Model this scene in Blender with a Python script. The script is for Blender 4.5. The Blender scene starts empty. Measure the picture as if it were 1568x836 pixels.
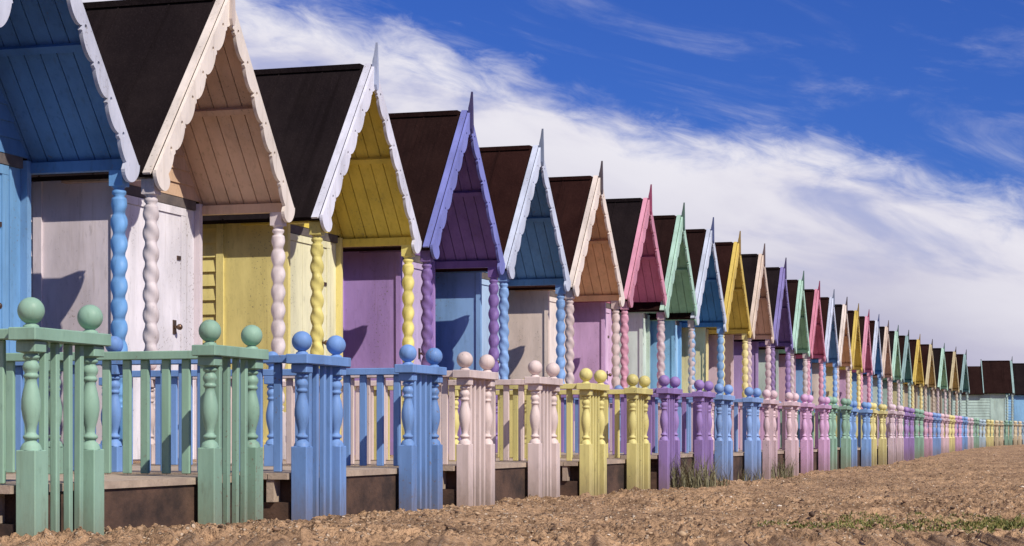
import bpy, bmesh, math, random
import numpy as np
from mathutils import Vector, Matrix
random.seed(4); rng=np.random.default_rng(7)
scene=bpy.context.scene
scene.view_settings.view_transform='Standard'
try: scene.view_settings.look='None'
except Exception: pass
scene.view_settings.exposure=0
COL=scene.collection
F=3076.0; TH=0.30; CAMZ=0.45; Y0=666.5; BH=5.80; BF=3.567
def srgb(r,g,b):
    f=lambda c:(c/255/12.92) if c/255<=0.04045 else ((c/255+0.055)/1.055)**2.4
    c=[f(r),f(g),f(b)]; l=.3*c[0]+.55*c[1]+.15*c[2]
    c=[max(0,l+(x-l)*1.0)*.86 for x in c]
    return (c[0],c[1],c[2],1)
# ---------------------------------------------------------------- materials
def N(nt,t,**kw):
    n=nt.nodes.new(t)
    for k,v in kw.items(): setattr(n,k,v)
    return n
def mth(nt,op,a,b=None,c=None):
    n=nt.nodes.new('ShaderNodeMath'); n.operation=op
    for i,v in enumerate((a,b,c)):
        if v is None: continue
        if isinstance(v,(int,float)): n.inputs[i].default_value=v
        else: nt.links.new(v,n.inputs[i])
    return n.outputs[0]
def maprange(nt,v,a,b,c,d,smooth=True):
    n=nt.nodes.new('ShaderNodeMapRange'); 
    if smooth: n.interpolation_type='SMOOTHSTEP'
    nt.links.new(v,n.inputs[0])
    for i,x in enumerate((a,b,c,d)): n.inputs[i+1].default_value=x
    return n.outputs[0]
def mixc(nt,fac,a,b,mode='MIX'):
    n=nt.nodes.new('ShaderNodeMix'); n.data_type='RGBA'; n.blend_type=mode
    if isinstance(fac,(int,float)): n.inputs[0].default_value=fac
    else: nt.links.new(fac,n.inputs[0])
    for i,v in ((6,a),(7,b)):
        if isinstance(v,tuple): n.inputs[i].default_value=v
        else: nt.links.new(v,n.inputs[i])
    return n.outputs[2]
def noise(nt,vec,scale,detail=4,rough=.55,dist=0):
    n=nt.nodes.new('ShaderNodeTexNoise'); nt.links.new(vec,n.inputs['Vector'])
    n.inputs['Scale'].default_value=scale; n.inputs['Detail'].default_value=detail
    n.inputs['Roughness'].default_value=rough; n.inputs['Distortion'].default_value=dist
    return n.outputs[0]
def base(name):
    m=bpy.data.materials.new(name); m.use_nodes=True; nt=m.node_tree
    return m,nt,nt.nodes['Principled BSDF']
def objcoord(nt,scale=(1,1,1)):
    tc=N(nt,'ShaderNodeTexCoord'); oi=N(nt,'ShaderNodeObjectInfo')
    off=mth(nt,'MULTIPLY',oi.outputs['Random'],37.0)
    c=N(nt,'ShaderNodeCombineXYZ'); nt.links.new(off,c.inputs[0]); nt.links.new(off,c.inputs[1]); nt.links.new(off,c.inputs[2])
    a=N(nt,'ShaderNodeVectorMath',operation='ADD'); nt.links.new(tc.outputs['Object'],a.inputs[0]); nt.links.new(c.outputs[0],a.inputs[1])
    mp=N(nt,'ShaderNodeMapping'); mp.inputs['Scale'].default_value=scale; nt.links.new(a.outputs[0],mp.inputs[0])
    return mp.outputs[0]
_pc={}
def paint(rgb,rough=.55):
    key=tuple(rgb)
    if key in _pc: return _pc[key]
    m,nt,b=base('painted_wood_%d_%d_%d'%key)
    c=srgb(*rgb)
    v=objcoord(nt,(1,1,.35))
    n1=noise(nt,v,3.0,5,.6)
    n2=noise(nt,v,26.0,4,.65)
    nv=noise(nt,objcoord(nt,(1,1,.06)),22.0,4,.6)
    dark=tuple(x*.60 for x in c[:3])+(1,)
    lite=tuple(min(.9,x*1.10+.01) for x in c[:3])+(1,)
    f=maprange(nt,n1,.35,.68,0,1)
    col=mixc(nt,f,lite,tuple(x*.82 for x in c[:3])+(1,))
    col=mixc(nt,maprange(nt,n2,.56,.76,0,.55),col,dark)
    col=mixc(nt,maprange(nt,nv,.54,.76,0,.42),col,(c[0]*.55+.03,c[1]*.52+.02,c[2]*.46+.01,1))
    n3=noise(nt,objcoord(nt),60,3,.5)
    f3=mth(nt,'MULTIPLY',maprange(nt,n3,.62,.68,0,.75),maprange(nt,n1,.50,.64,0,1))
    col=mixc(nt,f3,col,(.17,.13,.10,1))
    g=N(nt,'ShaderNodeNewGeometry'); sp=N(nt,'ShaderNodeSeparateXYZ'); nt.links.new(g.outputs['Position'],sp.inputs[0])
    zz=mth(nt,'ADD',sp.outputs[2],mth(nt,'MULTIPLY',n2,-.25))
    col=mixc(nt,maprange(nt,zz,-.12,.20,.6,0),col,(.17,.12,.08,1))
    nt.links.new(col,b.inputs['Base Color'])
    nt.links.new(maprange(nt,n2,.3,.7,.42,.75),b.inputs['Roughness'])
    b.inputs['Specular IOR Level'].default_value=.3
    bp=N(nt,'ShaderNodeBump'); bp.inputs['Strength'].default_value=.3; bp.inputs['Distance'].default_value=.004
    nt.links.new(mth(nt,'ADD',n2,nv),bp.inputs['Height']); nt.links.new(bp.outputs[0],b.inputs['Normal'])
    _pc[key]=m; return m
def roofmat(name,c1,c2):
    m,nt,b=base(name)
    v=objcoord(nt); n1=noise(nt,v,2.2,5,.6); n2=noise(nt,v,90,3,.7); n4=noise(nt,objcoord(nt,(.25,6,.25)),2.0,3)
    f=maprange(nt,n1,.3,.7,0,1); col=mixc(nt,f,c1,c2)
    col=mixc(nt,maprange(nt,n2,.5,.75,0,.5),col,tuple(min(1,x*2.0+.003) for x in c2[:3])+(1,))
    col=mixc(nt,maprange(nt,n4,.5,.7,0,.4),col,(.005,.0035,.0035,1))
    nt.links.new(col,b.inputs['Base Color']); b.inputs['Roughness'].default_value=1.0
    b.inputs['Specular IOR Level'].default_value=.03
    bp=N(nt,'ShaderNodeBump'); bp.inputs['Strength'].default_value=.4; bp.inputs['Distance'].default_value=.006
    nt.links.new(n2,bp.inputs['Height'])
    bp2=N(nt,'ShaderNodeBump'); bp2.inputs['Strength'].default_value=.8; bp2.inputs['Distance'].default_value=.05
    nt.links.new(n1,bp2.inputs['Height']); nt.links.new(bp.outputs[0],bp2.inputs['Normal']); nt.links.new(bp2.outputs[0],b.inputs['Normal'])
    return m
ROOFS=[roofmat('roofing_felt_brown',(.0145,.0068,.0062,1),(.0215,.0105,.0092,1)),roofmat('roofing_felt_charcoal',(.0105,.0075,.0085,1),(.016,.0115,.012,1)),roofmat('roofing_felt_red_brown',(.0175,.0068,.0062,1),(.027,.011,.0092,1))]
def wood(name,c1,c2,sc=(1,1,1)):
    m,nt,b=base(name)
    v=objcoord(nt,sc); n1=noise(nt,v,5,6,.65); n2=noise(nt,v,45,4,.7)
    col=mixc(nt,maprange(nt,n1,.3,.7,0,1),c1,c2); col=mixc(nt,maprange(nt,n2,.5,.75,0,.6),col,tuple(x*.45 for x in c1[:3])+(1,))
    nt.links.new(col,b.inputs['Base Color']); b.inputs['Roughness'].default_value=.85
    bp=N(nt,'ShaderNodeBump'); bp.inputs['Strength'].default_value=.5; bp.inputs['Distance'].default_value=.006
    nt.links.new(n2,bp.inputs['Height']); nt.links.new(bp.outputs[0],b.inputs['Normal'])
    return m
DECKW=wood('weathered_deck_timber',(.50,.39,.29,1),(.32,.245,.19,1))
SKIRT=wood('creosoted_board',(.11,.060,.038,1),(.022,.013,.010,1),(.9,.9,1.3))
DARK=wood('dark_lintel_timber',(.16,.13,.12,1),(.08,.07,.07,1))
mBr,nt,b=base('tarnished_metal'); b.inputs['Metallic'].default_value=.8; b.inputs['Base Color'].default_value=(.16,.10,.07,1); b.inputs['Roughness'].default_value=.4
METAL=mBr
# ---------------------------------------------------------------- mesh builder
class MB:
    def __init__(s): s.v=[]; s.f=[]; s.sm=[]
    def add(s,vs,fs,smooth=False,M=None):
        o=len(s.v)
        for p in vs: s.v.append(tuple(M@Vector(p)) if M is not None else tuple(p))
        for f in fs: s.f.append([i+o for i in f]); s.sm.append(smooth)
    def box(s,x0,x1,y0,y1,z0,z1,M=None):
        vs=[(x0,y0,z0),(x1,y0,z0),(x1,y1,z0),(x0,y1,z0),(x0,y0,z1),(x1,y0,z1),(x1,y1,z1),(x0,y1,z1)]
        s.add(vs,[(0,3,2,1),(4,5,6,7),(0,1,5,4),(1,2,6,5),(2,3,7,6),(3,0,4,7)],False,M)
    def lathe(s,cx,cy,prof,n=16,fn=None):
        vs=[];fs=[]
        for (z,r) in prof:
            for i in range(n):
                a=2*math.pi*i/n; rr=r*(fn(a,z) if fn else 1)
                vs.append((cx+rr*math.cos(a),cy+rr*math.sin(a),z))
        m=len(prof)
        for j in range(m-1):
            for i in range(n):
                k=(i+1)%n
                q=(j*n+i,j*n+k,(j+1)*n+k,(j+1)*n+i)
                fs.append(q if prof[-1][0]>prof[0][0] else q[::-1])
        s.add(vs,fs,True)
    def ball(s,cx,cy,cz,r,n=20,m=12):
        prof=[(cz+r*math.sin(-math.pi/2+math.pi*j/m),max(1e-4,r*math.cos(-math.pi/2+math.pi*j/m))) for j in range(m+1)]
        s.lathe(cx,cy,prof,n)
    def extr(s,pts,y0,y1):
        n=len(pts); vs=[(p[0],y0,p[1]) for p in pts]+[(p[0],y1,p[1]) for p in pts]
        fs=[tuple(range(n))[::1],tuple(range(2*n-1,n-1,-1))]+[(i,i+n,(i+1)%n+n,(i+1)%n) for i in range(n)]
        s.add(vs,fs)
    def mesh(s,name):
        me=bpy.data.meshes.new(name); me.from_pydata(s.v,[],s.f); me.update()
        me.polygons.foreach_set('use_smooth',s.sm)
        bm=bmesh.new(); bm.from_mesh(me); bmesh.ops.recalc_face_normals(bm,faces=bm.faces); bm.to_mesh(me); bm.free()
        me.materials.append(None); return me
def child(name,me,mat,parent,bevel=0):
    o=bpy.data.objects.new(name,me); COL.objects.link(o); o.parent=parent
    o.material_slots[0].link='OBJECT'; o.material_slots[0].material=mat
    if bevel:
        md=o.modifiers.new('bev','BEVEL'); md.width=bevel; md.segments=1; md.limit_method='ANGLE'; md.angle_limit=math.radians(50)
    return o
def empty(name,loc,rz,tilt=0):
    e=bpy.data.objects.new(name,None); e.empty_display_size=.2; COL.objects.link(e); e.location=loc; e.rotation_euler=(0,tilt,rz); return e
# ---------------------------------------------------------------- hut parts (x along row, y back, z up)
ZP=3.405; W=1.10; ZE=2.06; AL=math.atan2(ZP-ZE,W); LS=math.hypot(W,ZP-ZE); CA,SA=math.cos(AL),math.sin(AL)
DZ=.28
def slope_xz(u,v,sg): return (sg*(u*CA-v*SA), ZP-u*SA-v*CA)
def slopeM(sg):
    return Matrix(((sg*CA,0,sg*SA,0),(0,1,0,0),(-SA,0,CA,ZP),(0,0,0,1)))
def build_roof():
    b=MB()
    for sg in (-1,1):
        M=slopeM(sg)
        b.box(0,LS-.03,.016,1.18,-.035,0.004,M)
        for y in (.42,.80): b.box(0.01,LS-.035,y,y+.012,0.004,.010,M)
        b.box(LS*0+.28,LS+.02,1.182,2.5,-.04,-.004,M)
    b.box(-.05,.05,.10,1.18,ZP-.03,ZP+.012)
    return b.mesh('roof')
def build_verge():
    b=MB()
    for sg in (-1,1):
        M=slopeM(sg)
        b.box(.0,LS-.01,.018,.070,.006,.022,M)
        b.box(.0,LS-.02,1.183,1.215,-.05,.03,M)
    return b.mesh('verge_trim')
def build_barge():
    cu=bpy.data.curves.new('b','CURVE'); cu.dimensions='2D'; cu.fill_mode='BOTH'; cu.extrude=.012
    nl=7; lob=(LS-.06)/nl
    for sg in (-1,1):
        pts=[(0,ZP+.012),]
        pts.append(slope_xz(LS-.03,-.004,sg))
        uc,vc,r=LS-.082,.076,.086
        for a in range(-60,125,12):
            t=math.radians(a); pts.append(slope_xz(uc+r*math.cos(t),vc+r*math.sin(t)*1.2,sg))
        u=LS-.145; n=130
        for i in range(n+1):
            uu=u*(1-i/n)
            ph=((uu+.02)/lob)%1.0
            bell=math.sin(math.pi*min(1,max(0,ph)))**.5
            vv=.070+.062*bell*(.75+.25*ph)
            if ph<.09: vv=.104
            p=slope_xz(uu,vv,sg)
            if p[0]*sg<=0.012: break
            pts.append(p)
        zz=pts[-1][1]; pts.append((0.0,zz+.01))
        holes=[]
        k=1
        while k*lob-.02<LS-.1:
            holes.append(slope_xz(k*lob+.005,.046,sg)); k+=1
        sp=cu.splines.new('POLY'); sp.points.add(len(pts)-1)
        for q,p in zip(sp.points,pts): q.co=(p[0],p[1],0,1)
        sp.use_cyclic_u=True
        for h in holes:
            if abs(h[0])<.06: continue
            sp=cu.splines.new('POLY'); sp.points.add(9)
            for i,q in enumerate(sp.points):
                a=2*math.pi*i/10; q.co=(h[0]+.014*math.cos(a),h[1]+.014*math.sin(a),0,1)
            sp.use_cyclic_u=True
    ob=bpy.data.objects.new('tmpc',cu); COL.objects.link(ob)
    dg=bpy.context.evaluated_depsgraph_get(); dg.update()
    me=bpy.data.meshes.new_from_object(ob.evaluated_get(dg))
    me.transform(Matrix(((1,0,0,0),(0,0,-1,0),(0,1,0,0),(0,0,0,1))))
    bpy.data.objects.remove(ob); me.name='barge_boards'
    me.materials.clear(); me.materials.append(None)
    for p in me.polygons: p.use_smooth=False
    return me
def build_finial():
    b=MB()
    h0,h1,h2=.028,.019,.006
    z0,z1,z2=ZP-.20,ZP+.03,ZP+.18
    vs=[];fs=[]
    for z,h in ((z0,.012),(z0+.04,h0),(z1,h1),(z1+.06,.012),(z2,h2)):
        vs+=[(-h,-.034,z),(h,-.034,z),(h,-.034+2*min(h,.018)+.004,z),(-h,-.034+2*min(h,.018)+.004,z)]
    for j in range(4):
        for i in range(4): fs.append((j*4+i,j*4+(i+1)%4,(j+1)*4+(i+1)%4,(j+1)*4+i))
    fs+=[(3,2,1,0),(16,17,18,19)]
    b.add(vs,fs); b.box(-.02,.02,1.19,1.22,ZP-.1,ZP+.07)
    return b.mesh('finial')
YW=.70
def build_soffit():
    b=MB()
    for sg in (-1,1):
        M=slopeM(sg); y=.02
        while y<YW-.02:
            y1=min(y+.108,YW-.002); b.box(.045,LS-.10,y,y1-.007,-.052,-.037,M); y+=.108
        b.box(.045,LS-.10,.02,YW,-.0365,-.0355,M)
        b.box(LS*.47,LS*.47+.045,.03,YW-.003,-.085,-.0525,M)
        b.box(min(sg*.94,sg*1.0),max(sg*.94,sg*1.0),.02,YW-.003,2.055,2.12)
    z=2.15; 
    while z<ZP-.12:
        z1=min(z+.098,ZP-.1); xa=(ZP-.06-z)/math.tan(AL); xb=max(.01,(ZP-.06-z1)/math.tan(AL))
        y0=YW-.014
        vs=[(-xa,y0-.008,z),(xa,y0-.008,z),(xb,y0+.004,z1),(-xb,y0+.004,z1),(-xa,YW,z),(xa,YW,z),(xb,YW,z1),(-xb,YW,z1)]
        b.add(vs,[(0,1,2,3),(4,7,6,5),(0,4,5,1),(1,5,6,2),(2,6,7,3),(3,7,4,0)]); z+=.098
    return b.mesh('gable_soffit')
XW=.93
def build_side():
    b=MB()
    b.box(-XW,-XW+.03,.33,.92,DZ,2.10)
    b.box(-XW-.018,-XW-.001,.33,.375,DZ,2.13); b.box(-XW-.018,-XW-.001,.87,.93,DZ,2.13)
    b.box(-XW-.02,-XW+.032,.33,2.4,2.101,2.16)
    b.box(-XW-.012,-XW-.001,.376,.869,DZ,DZ+.12)
    for sg in (-1,1):
        y0=.93 if sg<0 else YW
        z=DZ
        while z<2.09:
            z1=min(z+.11,2.10)
            xo=sg*(XW+.012); xi=sg*(XW-.004); xb=sg*(XW-.03)
            vs=[(xo,y0,z),(xo,2.4,z),(xi,2.4,z1),(xi,y0,z1),(xb,y0,z),(xb,2.4,z),(xb,2.4,z1),(xb,y0,z1)]
            b.add(vs,[(0,1,2,3),(4,7,6,5),(0,4,5,1),(1,5,6,2),(2,6,7,3),(3,7,4,0)]); z+=.11
    b.box(XW-.03,XW+.018,YW-.045,YW-.001,DZ,2.13)
    b.extr([(-XW,DZ),(XW,DZ),(XW,2.1),(0,3.0),(-XW,2.1)],2.4,2.43)
    return b.mesh('side_walls')
def build_front():
    b=MB()
    b.box(-XW+.031,XW-.031,YW,YW+.03,DZ,2.08)
    for x0,x1 in ((-.42,-.35),(.66,.73)): b.box(x0,x1,YW-.02,YW-.001,DZ,2.02)
    b.box(-.42,.73,YW-.022,YW-.001,2.021,2.075)
    b.box(-.348,.155,YW-.012,YW-.001,DZ+.01,2.018); b.box(.161,.658,YW-.012,YW-.001,DZ+.01,2.018)
    b.box(.76,.78,YW-.01,YW-.001,DZ,2.07)
    return b.mesh('front_wall_and_doors')
def build_lintel():
    b=MB(); b.box(-XW+.032,XW-.032,YW-.018,YW+.03,2.082,2.148); return b.mesh('lintel')
def build_knob():
    b=MB(); b.ball(.56,YW-.055,1.22,.022,12,8); b.box(.535,.585,YW-.018,YW-.0125,1.17,1.27); b.box(.55,.57,YW-.05,YW-.013,1.21,1.23)
    for z in (.5,1.7): b.box(.60,.655,YW-.019,YW-.0125,z,z+.03)
    return b.mesh('door_handle')
def build_posts():
    b=MB()
    for x in (-.985,.985):
        cy=.075
        b.box(x-.045,x+.045,cy-.045,cy+.045,DZ,.62); b.box(x-.045,x+.045,cy-.045,cy+.045,1.96,2.054)
        prof=[(.62,.044),(.63,.03),(.645,.043),(.66,.043),(.675,.03)]
        z=.69
        while z<1.89: prof.append((z,.0445)); z+=.0105
        prof+=[(1.90,.03),(1.915,.043),(1.93,.043),(1.945,.03),(1.96,.044)]
        def fn(a,z):
            if z<.69 or z>1.889: return 1
            e=min(1,(z-.69)/.06,(1.89-z)/.06)
            if x<0: a=-a
            w=math.cos(2*a-2*math.pi*z/.128)
            w=w if w<0 else w*.7
            bead=abs(math.sin(math.pi*z/.128))**.7-.6
            return 1+e*.14*w+e*.24*bead
        b.lathe(x,cy,prof,20,fn)
    return b.mesh('porch_posts')
HM=dict(roof=build_roof(),verge=build_verge(),barge=build_barge(),fin=build_finial(),sof=build_soffit(),side=build_side(),front=build_front(),lin=build_lintel(),knob=build_knob(),posts=build_posts())
def hut(loc,rz,c,i,tilt=0):
    e=empty('beach_hut',loc,rz,tilt)
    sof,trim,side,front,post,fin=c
    child('roof',HM['roof'],ROOFS[i%3],e); child('verge_trim',HM['verge'],paint(trim),e)
    child('barge_boards',HM['barge'],paint(trim),e); child('finial',HM['fin'],paint(fin),e)
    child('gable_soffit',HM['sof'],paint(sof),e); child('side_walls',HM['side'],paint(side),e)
    child('front_wall_and_doors',HM['front'],paint(front),e); child('lintel',HM['lin'],DARK,e)
    child('door_handle',HM['knob'],METAL,e); child('porch_posts',HM['posts'],paint(post),e)
    return e
# ---------------------------------------------------------------- fence + deck
TP=[(.40,.0375),(.412,.034),(.42,.030),(.428,.020),(.434,.018),(.438,.027),(.448,.028),(.454,.019),(.462,.017),(.48,.020),(.51,.0285),(.54,.0335),(.57,.033),(.60,.0275),(.625,.021),(.64,.0185),(.646,.026),(.654,.026),(.66,.020),(.672,.027),(.683,.029),(.694,.025),(.704,.018),(.71,.028),(.72,.029),(.726,.020),(.73,.0375)]
PO=[-.891,-.488,.488,.891]
def fpost(b,x,y,zb):
    h=.0375
    b.box(x-h,x+h,y-h,y+h,zb,.40); b.box(x-h,x+h,y-h,y+h,.73,.7695); b.lathe(x,y,TP,16)
    b.lathe(x,y,[(.8145,.028),(.822,.028),(.826,.018),(.836,.018)],14); b.ball(x,y,.872,.046)
def build_fence(seed):
    r=random.Random(seed)
    b=MB(); zb=-.12
    for x in PO: fpost(b,x,0,zb)
    for a,c in ((0,1),(2,3)):
        xa,xc=PO[a],PO[c]
        b.box(xa-.062,xc+.062,-.052,.052,.77,.814)
        for i in range(4):
            x=xa+.0375+(xc-xa-.075)*(i+.5)/4+r.uniform(-.006,.006)
            M=Matrix.Translation((x,0,.76))@Matrix.Rotation(r.uniform(-.009,.009),4,'Y')
            b.box(-.0125,.0125,-.013,.013,-.78+r.uniform(-.03,.09),.0095,M)
    for sg in (-1,1):
        x=sg*.891
        b.box(x-.035,x+.035,.054,1.93,.775,.811)
        y=.12; i=0
        while y<1.9:
            if not(.86<y<1.02):
                yy=y+r.uniform(-.006,.006)
                b.box(x-.01,x+.01,yy-.019,yy+.019,DZ+.005,.7745)
            y+=.094; i+=1
        for yn in (.94,1.95):
            h=.034; b.box(x-h,x+h,yn-h,yn+h,DZ,.40); b.box(x-h,x+h,yn-h,yn+h,.73,.7745); b.lathe(x,yn,TP,14)
            b.lathe(x,yn,[(.8115,.02),(.835,.018)],12); b.ball(x,yn,.868,.042)
    return b.mesh('fence')
def build_deckA():
    b=MB(); y=.05
    while y<2.15:
        b.box(-.94,.94,y,y+.095,DZ-.028,DZ); y+=.1
    for sg in (-1,1):
        for y in np.arange(.12,2.2,.34): b.box(min(sg*.86,sg*.932),max(sg*.86,sg*.932),y,y+.035,.15,DZ-.029)
    return b.mesh('deck_boards')
def build_deckB():
    b=MB()
    for sg in (-1,1):
        b.box(min(sg*.84,sg*.858),max(sg*.84,sg*.858),.06,2.2,.09,DZ-.03)
        b.box(min(sg*.862,sg*.915),max(sg*.862,sg*.915),.05,1.05,-.25,.148); b.box(min(sg*.862,sg*.908),max(sg*.862,sg*.908),1.056,2.2,-.25,.143)
    b.box(-.85,.85,.06,.09,-.25,DZ-.03)
    return b.mesh('skirting_boards')
FMS=[build_fence(i) for i in range(4)]; DA=build_deckA(); DB=build_deckB()
fcount=[0]
def fence(loc,rz,c,near):
    e=empty('porch_fence',loc,rz); child('posts_rails_and_slats',FMS[fcount[0]%4],paint(c),e,.003 if near else 0); fcount[0]+=1
    d=empty('timber_deck',loc,rz); child('deck_boards',DA,DECKW,d); child('skirting_boards',DB,SKIRT,d)
# ---------------------------------------------------------------- layout
d0=np.array([math.sin(TH),math.cos(TH)]); n0=np.array([-math.cos(TH),math.sin(TH)])
def s_from_x(x,bb):
    t=(x-784)/F; return bb*(math.cos(TH)+t*math.sin(TH))/(math.sin(TH)-t*math.cos(TH))
svals=[7.55,9.95]+[s_from_x(x,BH) for x in (351,573,720,828,919,994,1045,1090,1131,1169)]
pos=[BH*n0+s*d0 for s in svals]
far=[(1204,396),(1228,414),(1252,428),(1276,441),(1296,453),(1313,463),(1328,472),(1345,481),(1358,489),(1373,497),(1387,504),(1405,511),(1425,518),(1446,524)]
KZ=F*(ZP+.19-CAMZ)
for x,y in far:
    z=KZ/(Y0-y)*1.0; pos.append(np.array([(x-784)/F*z,z]))
for i in range(2): pos.append(pos[-1]+(pos[-1]-pos[-4])/3)
pos=[np.array(p) for p in pos]
for it in range(3):
    q=[p.copy() for p in pos]
    for i in range(12,len(pos)-1): q[i]=(pos[i-1]+2*pos[i]+pos[i+1])/4
    pos=q
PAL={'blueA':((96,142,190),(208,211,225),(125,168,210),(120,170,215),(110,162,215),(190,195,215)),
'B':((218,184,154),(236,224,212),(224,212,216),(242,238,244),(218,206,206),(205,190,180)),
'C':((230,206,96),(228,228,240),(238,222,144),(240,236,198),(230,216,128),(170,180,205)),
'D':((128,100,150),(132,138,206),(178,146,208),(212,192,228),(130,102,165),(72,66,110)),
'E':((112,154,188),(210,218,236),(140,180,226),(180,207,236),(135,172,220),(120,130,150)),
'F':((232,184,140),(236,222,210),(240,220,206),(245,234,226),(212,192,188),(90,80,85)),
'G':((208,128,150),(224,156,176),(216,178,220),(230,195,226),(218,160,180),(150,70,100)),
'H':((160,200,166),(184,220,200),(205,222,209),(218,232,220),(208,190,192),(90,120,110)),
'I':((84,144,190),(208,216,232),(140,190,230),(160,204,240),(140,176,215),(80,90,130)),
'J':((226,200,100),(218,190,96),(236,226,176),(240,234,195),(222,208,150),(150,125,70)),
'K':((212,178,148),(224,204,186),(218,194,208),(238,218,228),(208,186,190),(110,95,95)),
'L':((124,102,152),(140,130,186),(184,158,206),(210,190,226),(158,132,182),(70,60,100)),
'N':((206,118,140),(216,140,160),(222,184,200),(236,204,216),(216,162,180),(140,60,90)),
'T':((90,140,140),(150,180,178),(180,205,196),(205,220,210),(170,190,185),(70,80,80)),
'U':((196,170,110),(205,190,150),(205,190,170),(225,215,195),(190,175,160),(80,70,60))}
order=['H','blueA','B','C','D','E','F','G','H','I','J','K','L','H','N','E','F','J','G','I','K','H','T','J','U','H','U','T','H','C']
FC={'H':(144,180,158),'blueA':(116,154,210),'B':(224,204,198),'C':(222,210,136),'D':(154,127,186),'E':(134,166,216),'F':(222,194,200),'G':(208,166,202),'I':(130,168,218),'J':(224,213,148),'K':(214,193,200),'L':(160,132,188),'N':(212,168,192),'T':(178,198,208),'U':(213,198,165)}
fs={0:6.91,1:9.23,2:11.53,3:14.1,4:16.5}
jr=random.Random(11)
for i,p in enumerate(pos):
    if i<11: d=d0
    else:
        a=pos[max(0,i-1)]; c=pos[min(len(pos)-1,i+1)]; d=(c-a)/np.linalg.norm(c-a)
    n=np.array([-d[1],d[0]]); rz=math.atan2(d[1],d[0])
    key=order[i%len(order)]
    jz=jr.uniform(-.02,.015); jt=math.radians(jr.uniform(-.45,.45))
    if i<4: jz*=.3; jt*=.4
    e=hut((p[0],p[1],jz),rz+math.radians(jr.uniform(-.6,.6)),PAL[key],i*2+i//3,jt)
    if i in fs: fp=BF*n0+fs[i]*d0
    else: fp=p-(BH-BF)*n-.95*d
    fence((fp[0],fp[1],(0 if i<25 else .03)+(jr.uniform(-.012,.012) if i>2 else 0)),rz+math.radians(jr.uniform(-.8,.8) if i>2 else 0),FC[key],i<9)
for j,(x,z,key) in enumerate([(1549,81,'T'),(1584,84,'I'),(1618,87,'U')]):
    X=(x-784)/F*z; rz=math.radians(82)
    hut((X,z,0.05),rz,PAL[key],j)
    dd=np.array([math.cos(rz),math.sin(rz)]); nn=np.array([-dd[1],dd[0]])
    fence((X-2.2*nn[0],z-2.2*nn[1],.03),rz,(150,165,130),False)
# ---------------------------------------------------------------- ground
def vnoise(x,y,seed):
    xi=np.floor(x).astype(np.int64); yi=np.floor(y).astype(np.int64); fx=x-xi; fy=y-yi
    fx=fx*fx*(3-2*fx); fy=fy*fy*(3-2*fy)
    def h(a,b):
        v=(a*374761393+b*668265263+seed*1442695041)&0xffffffff
        v=((v^(v>>13))*1274126177)&0xffffffff; v=v^(v>>16)
        return (v&0xffff)/65535.0
    return (h(xi,yi)*(1-fx)+h(xi+1,yi)*fx)*(1-fy)+(h(xi,yi+1)*(1-fx)+h(xi+1,yi+1)*fx)*fy
def gbase(x,y):
    return np.interp(y,[0,7,9,12.6,15.5,24,36,53,70,120],[.075,.072,.041,.026,.003,-.008,.02,.09,.12,.12])
def gz(x,y):
    z=gbase(x,y)
    fade=1/(1+np.maximum(y-30,0)/20)
    c=vnoise(x*.9+y*.5,y*.9-x*.5,11)
    rid=1-np.abs(2*vnoise(x*3.1+y*.7,y*3.1-x*.7,2)-1)
    rid2=1-np.abs(2*vnoise(x*8.3+y*2,y*8.3-x*2,3)-1)
    z=z+fade*(.045*(vnoise(x*1.1,y*1.1,1)-.5)+.040*(rid-.5)+(.4+c)*(.028*(rid2-.5)+.022*(vnoise(x*17-y*5,y*17+x*5,4)-.5)+.028*(vnoise(x*37,y*37,5)-.5)+.020*(vnoise(x*80,y*80,6)-.5)))
    return z
rows=[-300,-80,-20,-5,0,3,5]
y=6.6
while y<130: rows.append(y); y*=(1.0024 if y<14 else 1.0036 if y<30 else 1.007)
rows+=[150,200,300,500,900,1800,4000]
ts=np.concatenate([[-60,-20,-6,-2,-1,-.6,-.4],np.linspace(-.26,.28,640),[.4,.6,1,2,6,20,60]])
rows=np.array(rows); YY,TT=np.meshgrid(rows,ts,indexing='ij'); XX=TT*np.maximum(YY,6.0)
ZZ=gz(XX,YY); nr,nc=XX.shape
vs=np.stack([XX,YY,ZZ],-1).reshape(-1,3)
idx=np.arange(nr*nc).reshape(nr,nc)
q=np.stack([idx[:-1,:-1],idx[:-1,1:],idx[1:,1:],idx[1:,:-1]],-1).reshape(-1,4)
def npmesh(name,V,Fc):
    me=bpy.data.meshes.new(name); k=Fc.shape[1]
    me.vertices.add(len(V)); me.vertices.foreach_set('co',V.ravel())
    me.loops.add(Fc.size); me.loops.foreach_set('vertex_index',Fc.ravel().astype(np.int32))
    me.polygons.add(len(Fc)); me.polygons.foreach_set('loop_start',np.arange(0,Fc.size,k,dtype=np.int32)); me.polygons.foreach_set('loop_total',np.full(len(Fc),k,dtype=np.int32))
    me.update(); me.validate(); return me
me=npmesh('sand_ground',vs,q)
me.polygons.foreach_set('use_smooth',np.ones(len(q),dtype=bool))
g=bpy.data.objects.new('sand_ground',me); COL.objects.link(g)
m,nt,b=base('beach_sand_shingle')
tc=N(nt,'ShaderNodeTexCoord'); v=tc.outputs['Object']
n1=noise(nt,v,.8,5,.6); n2=noise(nt,v,6,6,.7); n3=noise(nt,v,48,4,.75)
col=mixc(nt,maprange(nt,n1,.38,.62,0,1),(.62,.395,.225,1),(.42,.265,.155,1))
col=mixc(nt,maprange(nt,n2,.44,.64,0,.7),col,(.22,.135,.078,1))
col=mixc(nt,maprange(nt,n3,.50,.64,0,.8),col,(.10,.060,.038,1))
vo=N(nt,'ShaderNodeTexVoronoi'); vo.inputs['Scale'].default_value=50; nt.links.new(v,vo.inputs['Vector'])
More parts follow.
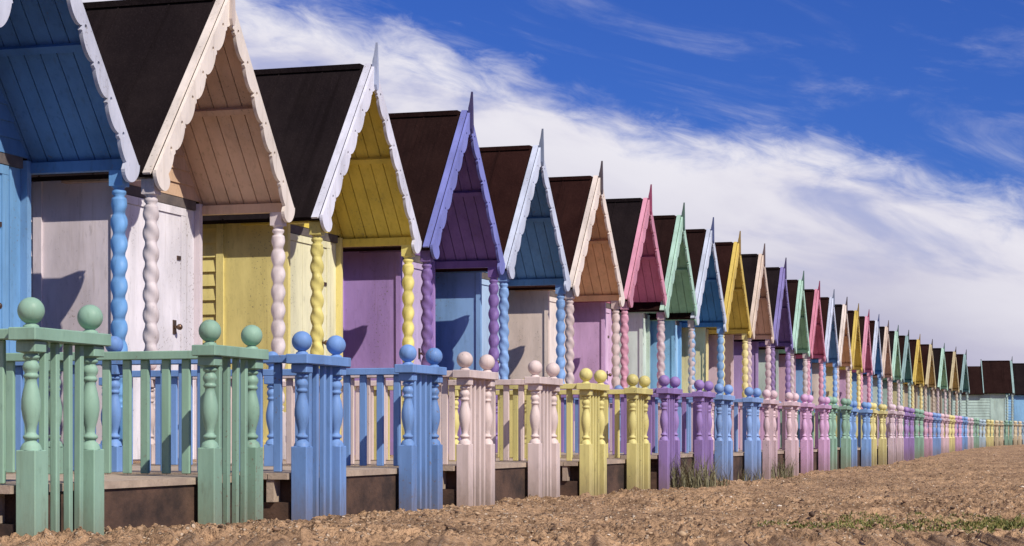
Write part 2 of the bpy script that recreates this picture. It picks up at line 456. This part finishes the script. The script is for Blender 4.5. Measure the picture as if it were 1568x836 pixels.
sp=N(nt,'ShaderNodeSeparateColor'); nt.links.new(vo.outputs['Color'],sp.inputs[0])
peb=mth(nt,'MULTIPLY',maprange(nt,vo.outputs['Distance'],.25,.45,1,0),maprange(nt,sp.outputs[0],.68,.76,0,1))
col=mixc(nt,mth(nt,'MULTIPLY',peb,.8),col,(.70,.55,.40,1))
sx=N(nt,'ShaderNodeSeparateXYZ'); nt.links.new(v,sx.inputs[0])
ng=noise(nt,v,3.2,5,.7)
reg=mth(nt,'MULTIPLY',maprange(nt,sx.outputs[0],.9,2.3,0,1),maprange(nt,sx.outputs[1],8.6,9.9,1,0))
gm=maprange(nt,mth(nt,'MULTIPLY',reg,mth(nt,'ADD',ng,.25)),.45,.68,0,.8)
col=mixc(nt,gm,col,(.17,.17,.045,1))
nt.links.new(col,b.inputs['Base Color']); b.inputs['Roughness'].default_value=.95; b.inputs['Specular IOR Level'].default_value=.1
bp=N(nt,'ShaderNodeBump'); bp.inputs['Strength'].default_value=1.0; bp.inputs['Distance'].default_value=.028
nt.links.new(mth(nt,'ADD',mth(nt,'MULTIPLY',n3,.7),mth(nt,'ADD',n2,mth(nt,'MULTIPLY',peb,.4))),bp.inputs['Height']); nt.links.new(bp.outputs[0],b.inputs['Normal'])
me.materials.append(m)
ico=bmesh.new(); bmesh.ops.create_icosphere(ico,subdivisions=1,radius=1); iv=np.array([v.co[:] for v in ico.verts]); iF=np.array([[v.index for v in f.verts] for f in ico.faces]); ico.free()
NP=24000
yy=6.8*np.exp(rng.random(NP)*math.log(50/6.8)); tt=rng.uniform(-.27,.30,NP); xx=tt*yy
sz=rng.lognormal(math.log(.0060),.45,NP)*(1+np.maximum(yy-15,0)/45)
sz=np.minimum(sz,.020)
zz=gz(xx,yy)
allv=[];allf=[]
for i in range(NP):
    s=sz[i]*np.array([rng.uniform(.8,1.5),rng.uniform(.7,1.2),rng.uniform(.4,.8)])
    a=rng.random()*6.28; vv=iv*rng.uniform(.75,1.2,(len(iv),1))*s
    R=np.array([[math.cos(a),-math.sin(a),0],[math.sin(a),math.cos(a),0],[0,0,1]])
    vv=vv@R.T+np.array([xx[i],yy[i],zz[i]+s[2]*.2]); allf.append(iF+i*len(iv)); allv.append(vv)
pm=npmesh('pebbles',np.concatenate(allv),np.concatenate(allf)); po=bpy.data.objects.new('pebbles',pm); COL.objects.link(po)
m,nt,b=base('pebble_stone'); ge=N(nt,'ShaderNodeNewGeometry'); cr=N(nt,'ShaderNodeValToRGB'); nt.links.new(ge.outputs['Random Per Island'],cr.inputs[0])
e=cr.color_ramp; e.interpolation='LINEAR'; e.elements[0].color=(.06,.036,.024,1); e.elements[1].color=(.78,.68,.55,1); e.elements.new(.45).color=(.27,.165,.095,1); e.elements.new(.91).color=(.50,.35,.21,1)
nt.links.new(cr.outputs[0],b.inputs['Base Color']); b.inputs['Roughness'].default_value=.85; pm.materials.append(m)
# ---------------------------------------------------------------- plants
def blades(name,clumps,mat):
    V=[];Q=[];k=0
    for (cx,cy,r,n,h,w) in clumps:
        aa=rng.random(n)*6.28; rr=r*np.sqrt(rng.random(n)); xs=cx+rr*np.cos(aa); ys=cy+rr*np.sin(aa); zs=gz(xs,ys)-.005
        for i in range(n):
            x,y,z=xs[i],ys[i],zs[i]
            hh=h*rng.uniform(.4,1.15); lean=rng.uniform(.1,.75)*hh; b2=rng.random()*6.28; ww=w*rng.uniform(.6,1.3)
            dx,dy=math.cos(b2),math.sin(b2); px,py=-dy*ww,dx*ww
            for t,(wf) in ((0,1),(.5,.9),(1,.15)):
                ox=dx*lean*t*t; oy=dy*lean*t*t
                V.append((x+ox-px*wf,y+oy-py*wf,z+hh*t*(1-.15*t))); V.append((x+ox+px*wf,y+oy+py*wf,z+hh*t*(1-.15*t)))
            Q+= [(k,k+1,k+3,k+2),(k+2,k+3,k+5,k+4)]; k+=6
    me=npmesh(name,np.array(V),np.array(Q)); me.materials.append(mat); o=bpy.data.objects.new(name,me); COL.objects.link(o); return o
def leafmat(name,a,bb):
    m,nt,b=base(name); ge=N(nt,'ShaderNodeNewGeometry'); cr=N(nt,'ShaderNodeValToRGB'); nt.links.new(ge.outputs['Random Per Island'],cr.inputs[0])
    cr.color_ramp.elements[0].color=a; cr.color_ramp.elements[1].color=bb; nt.links.new(cr.outputs[0],b.inputs['Base Color']); b.inputs['Roughness'].default_value=.7; return m
GR=leafmat('grass_blade',(.06,.08,.012,1),(.22,.22,.05,1)); WD=leafmat('weed_leaf',(.10,.09,.04,1),(.22,.20,.11,1))
cl=[]
for i in range(3400):
    y_=rng.uniform(7.3,9.5); px=rng.uniform(1160,1640)
    X=(px-784)/F*y_
    dens=float(vnoise(np.array([X*2.6]),np.array([y_*2.6]),31)[0])*.55+float(vnoise(np.array([X*9]),np.array([y_*9]),32)[0])*.3+(px-1180)/460*.38-(y_-8)*.12
    if dens<.56: continue
    cl.append((X,y_,rng.uniform(.015,.05),int(rng.uniform(10,26)),rng.uniform(.008,.022),.0028))
blades('grass_patch',cl,GR)
def weeds(x,yb,n,h):
    yy_=CAMZ*F/(yb-Y0); X=(x-784)/F*yy_; return ((X,yy_,.22,n,h,.0035))
blades('weed_clump',[weeds(1055,752,300,.30),weeds(1078,748,160,.18)],WD)
blades('weed_clump',[weeds(1138,738,160,.17),weeds(1185,733,200,.24)],WD)
blades('weed_clump',[weeds(1420,694,400,.35),weeds(1412,694,300,.5)],GR)
cl=[]
for i in range(260):
    y_=rng.uniform(86,120); px=rng.uniform(1480,1760); cl.append(((px-784)/F*y_,y_,1.2,26,rng.uniform(.5,1.1),.07))
blades('scrub_hedge',cl,leafmat('scrub_leaf',(.02,.03,.01,1),(.07,.09,.03,1)))
# ---------------------------------------------------------------- sun + world
sd=Vector((.54,-.62,.76)).normalized()
sl=bpy.data.lights.new('sun','SUN'); sl.energy=5.0; sl.angle=math.radians(.5); sl.color=(1,.93,.82)
so=bpy.data.objects.new('sun',sl); COL.objects.link(so); so.rotation_euler=sd.to_track_quat('Z','Y').to_euler(); so.location=(10,-10,20)
w=bpy.data.worlds.new('World'); scene.world=w; w.use_nodes=True; nt=w.node_tree; bg=nt.nodes['Background']
sky=N(nt,'ShaderNodeTexSky'); sky.sky_type='NISHITA'; sky.sun_disc=False; sky.sun_elevation=math.asin(sd.z); sky.sun_rotation=math.atan2(sd.x,sd.y)
sky.air_density=1.0; sky.dust_density=.3; sky.ozone_density=3.0
tc=N(nt,'ShaderNodeTexCoord'); sp=N(nt,'ShaderNodeSeparateXYZ'); nt.links.new(tc.outputs['Generated'],sp.inputs[0])
az=mth(nt,'ARCTAN2',sp.outputs[0],sp.outputs[1]); el=mth(nt,'ARCSINE',sp.outputs[2])
u=mth(nt,'ADD',mth(nt,'MULTIPLY',az,.968),mth(nt,'MULTIPLY',el,-.25)); vv=mth(nt,'ADD',mth(nt,'MULTIPLY',az,.25),mth(nt,'MULTIPLY',el,.968))
def uv(su,sv,off=0):
    c=N(nt,'ShaderNodeCombineXYZ'); nt.links.new(mth(nt,'MULTIPLY',u,su),c.inputs[0]); nt.links.new(mth(nt,'MULTIPLY',vv,sv),c.inputs[1]); c.inputs[2].default_value=off; return c.outputs[0]
nA=noise(nt,uv(8,18,1.3),1,5,.5,.2); nB=noise(nt,uv(36,90,4.2),1,7,.62,.5); nC=noise(nt,uv(6,30,21.7),1,8,.60,.8); nD=noise(nt,uv(11,32,9.9),1,6,.52,.4)
ve=mth(nt,'ADD',mth(nt,'ADD',vv,mth(nt,'MULTIPLY',mth(nt,'SUBTRACT',nA,.5),.05)),mth(nt,'MULTIPLY',mth(nt,'SUBTRACT',nB,.5),.045))
mask=maprange(nt,ve,.150,.184,1,0)
wisp=mth(nt,'MULTIPLY',maprange(nt,nC,.52,.80,0,.45),maprange(nt,nB,.35,.65,.25,1))
hole=mth(nt,'SUBTRACT',1.0,mth(nt,'MULTIPLY',maprange(nt,nD,.50,.68,0,.45),maprange(nt,ve,.10,.155,0,1)))
mask=mth(nt,'MULTIPLY',mask,hole)
cl=mth(nt,'MAXIMUM',mask,wisp)
S=10.6
ccol=mixc(nt,maprange(nt,mth(nt,'ADD',vv,mth(nt,'MULTIPLY',mth(nt,'SUBTRACT',nA,.5),.09)),.03,.165,0,1),(.40*S,.39*S,.56*S,1),(.88*S,.86*S,.93*S,1))
ccol=mixc(nt,maprange(nt,nD,.40,.70,0,.4),ccol,(.47*S,.45*S,.65*S,1))
skyc=mixc(nt,1.0,sky.outputs[0],(.20,.38,.98,1),'MULTIPLY')
fin=mixc(nt,cl,skyc,ccol)
nt.links.new(fin,bg.inputs[0]); bg.inputs[1].default_value=.09
# ---------------------------------------------------------------- camera
cd=bpy.data.cameras.new('camera'); co=bpy.data.objects.new('camera',cd); COL.objects.link(co); scene.camera=co
co.location=(0,0,CAMZ); co.rotation_euler=(math.radians(90),0,0); cd.sensor_width=36; cd.lens=36*F/1568; cd.shift_y=(Y0-418)/1568; cd.clip_end=6000; cd.clip_start=.1
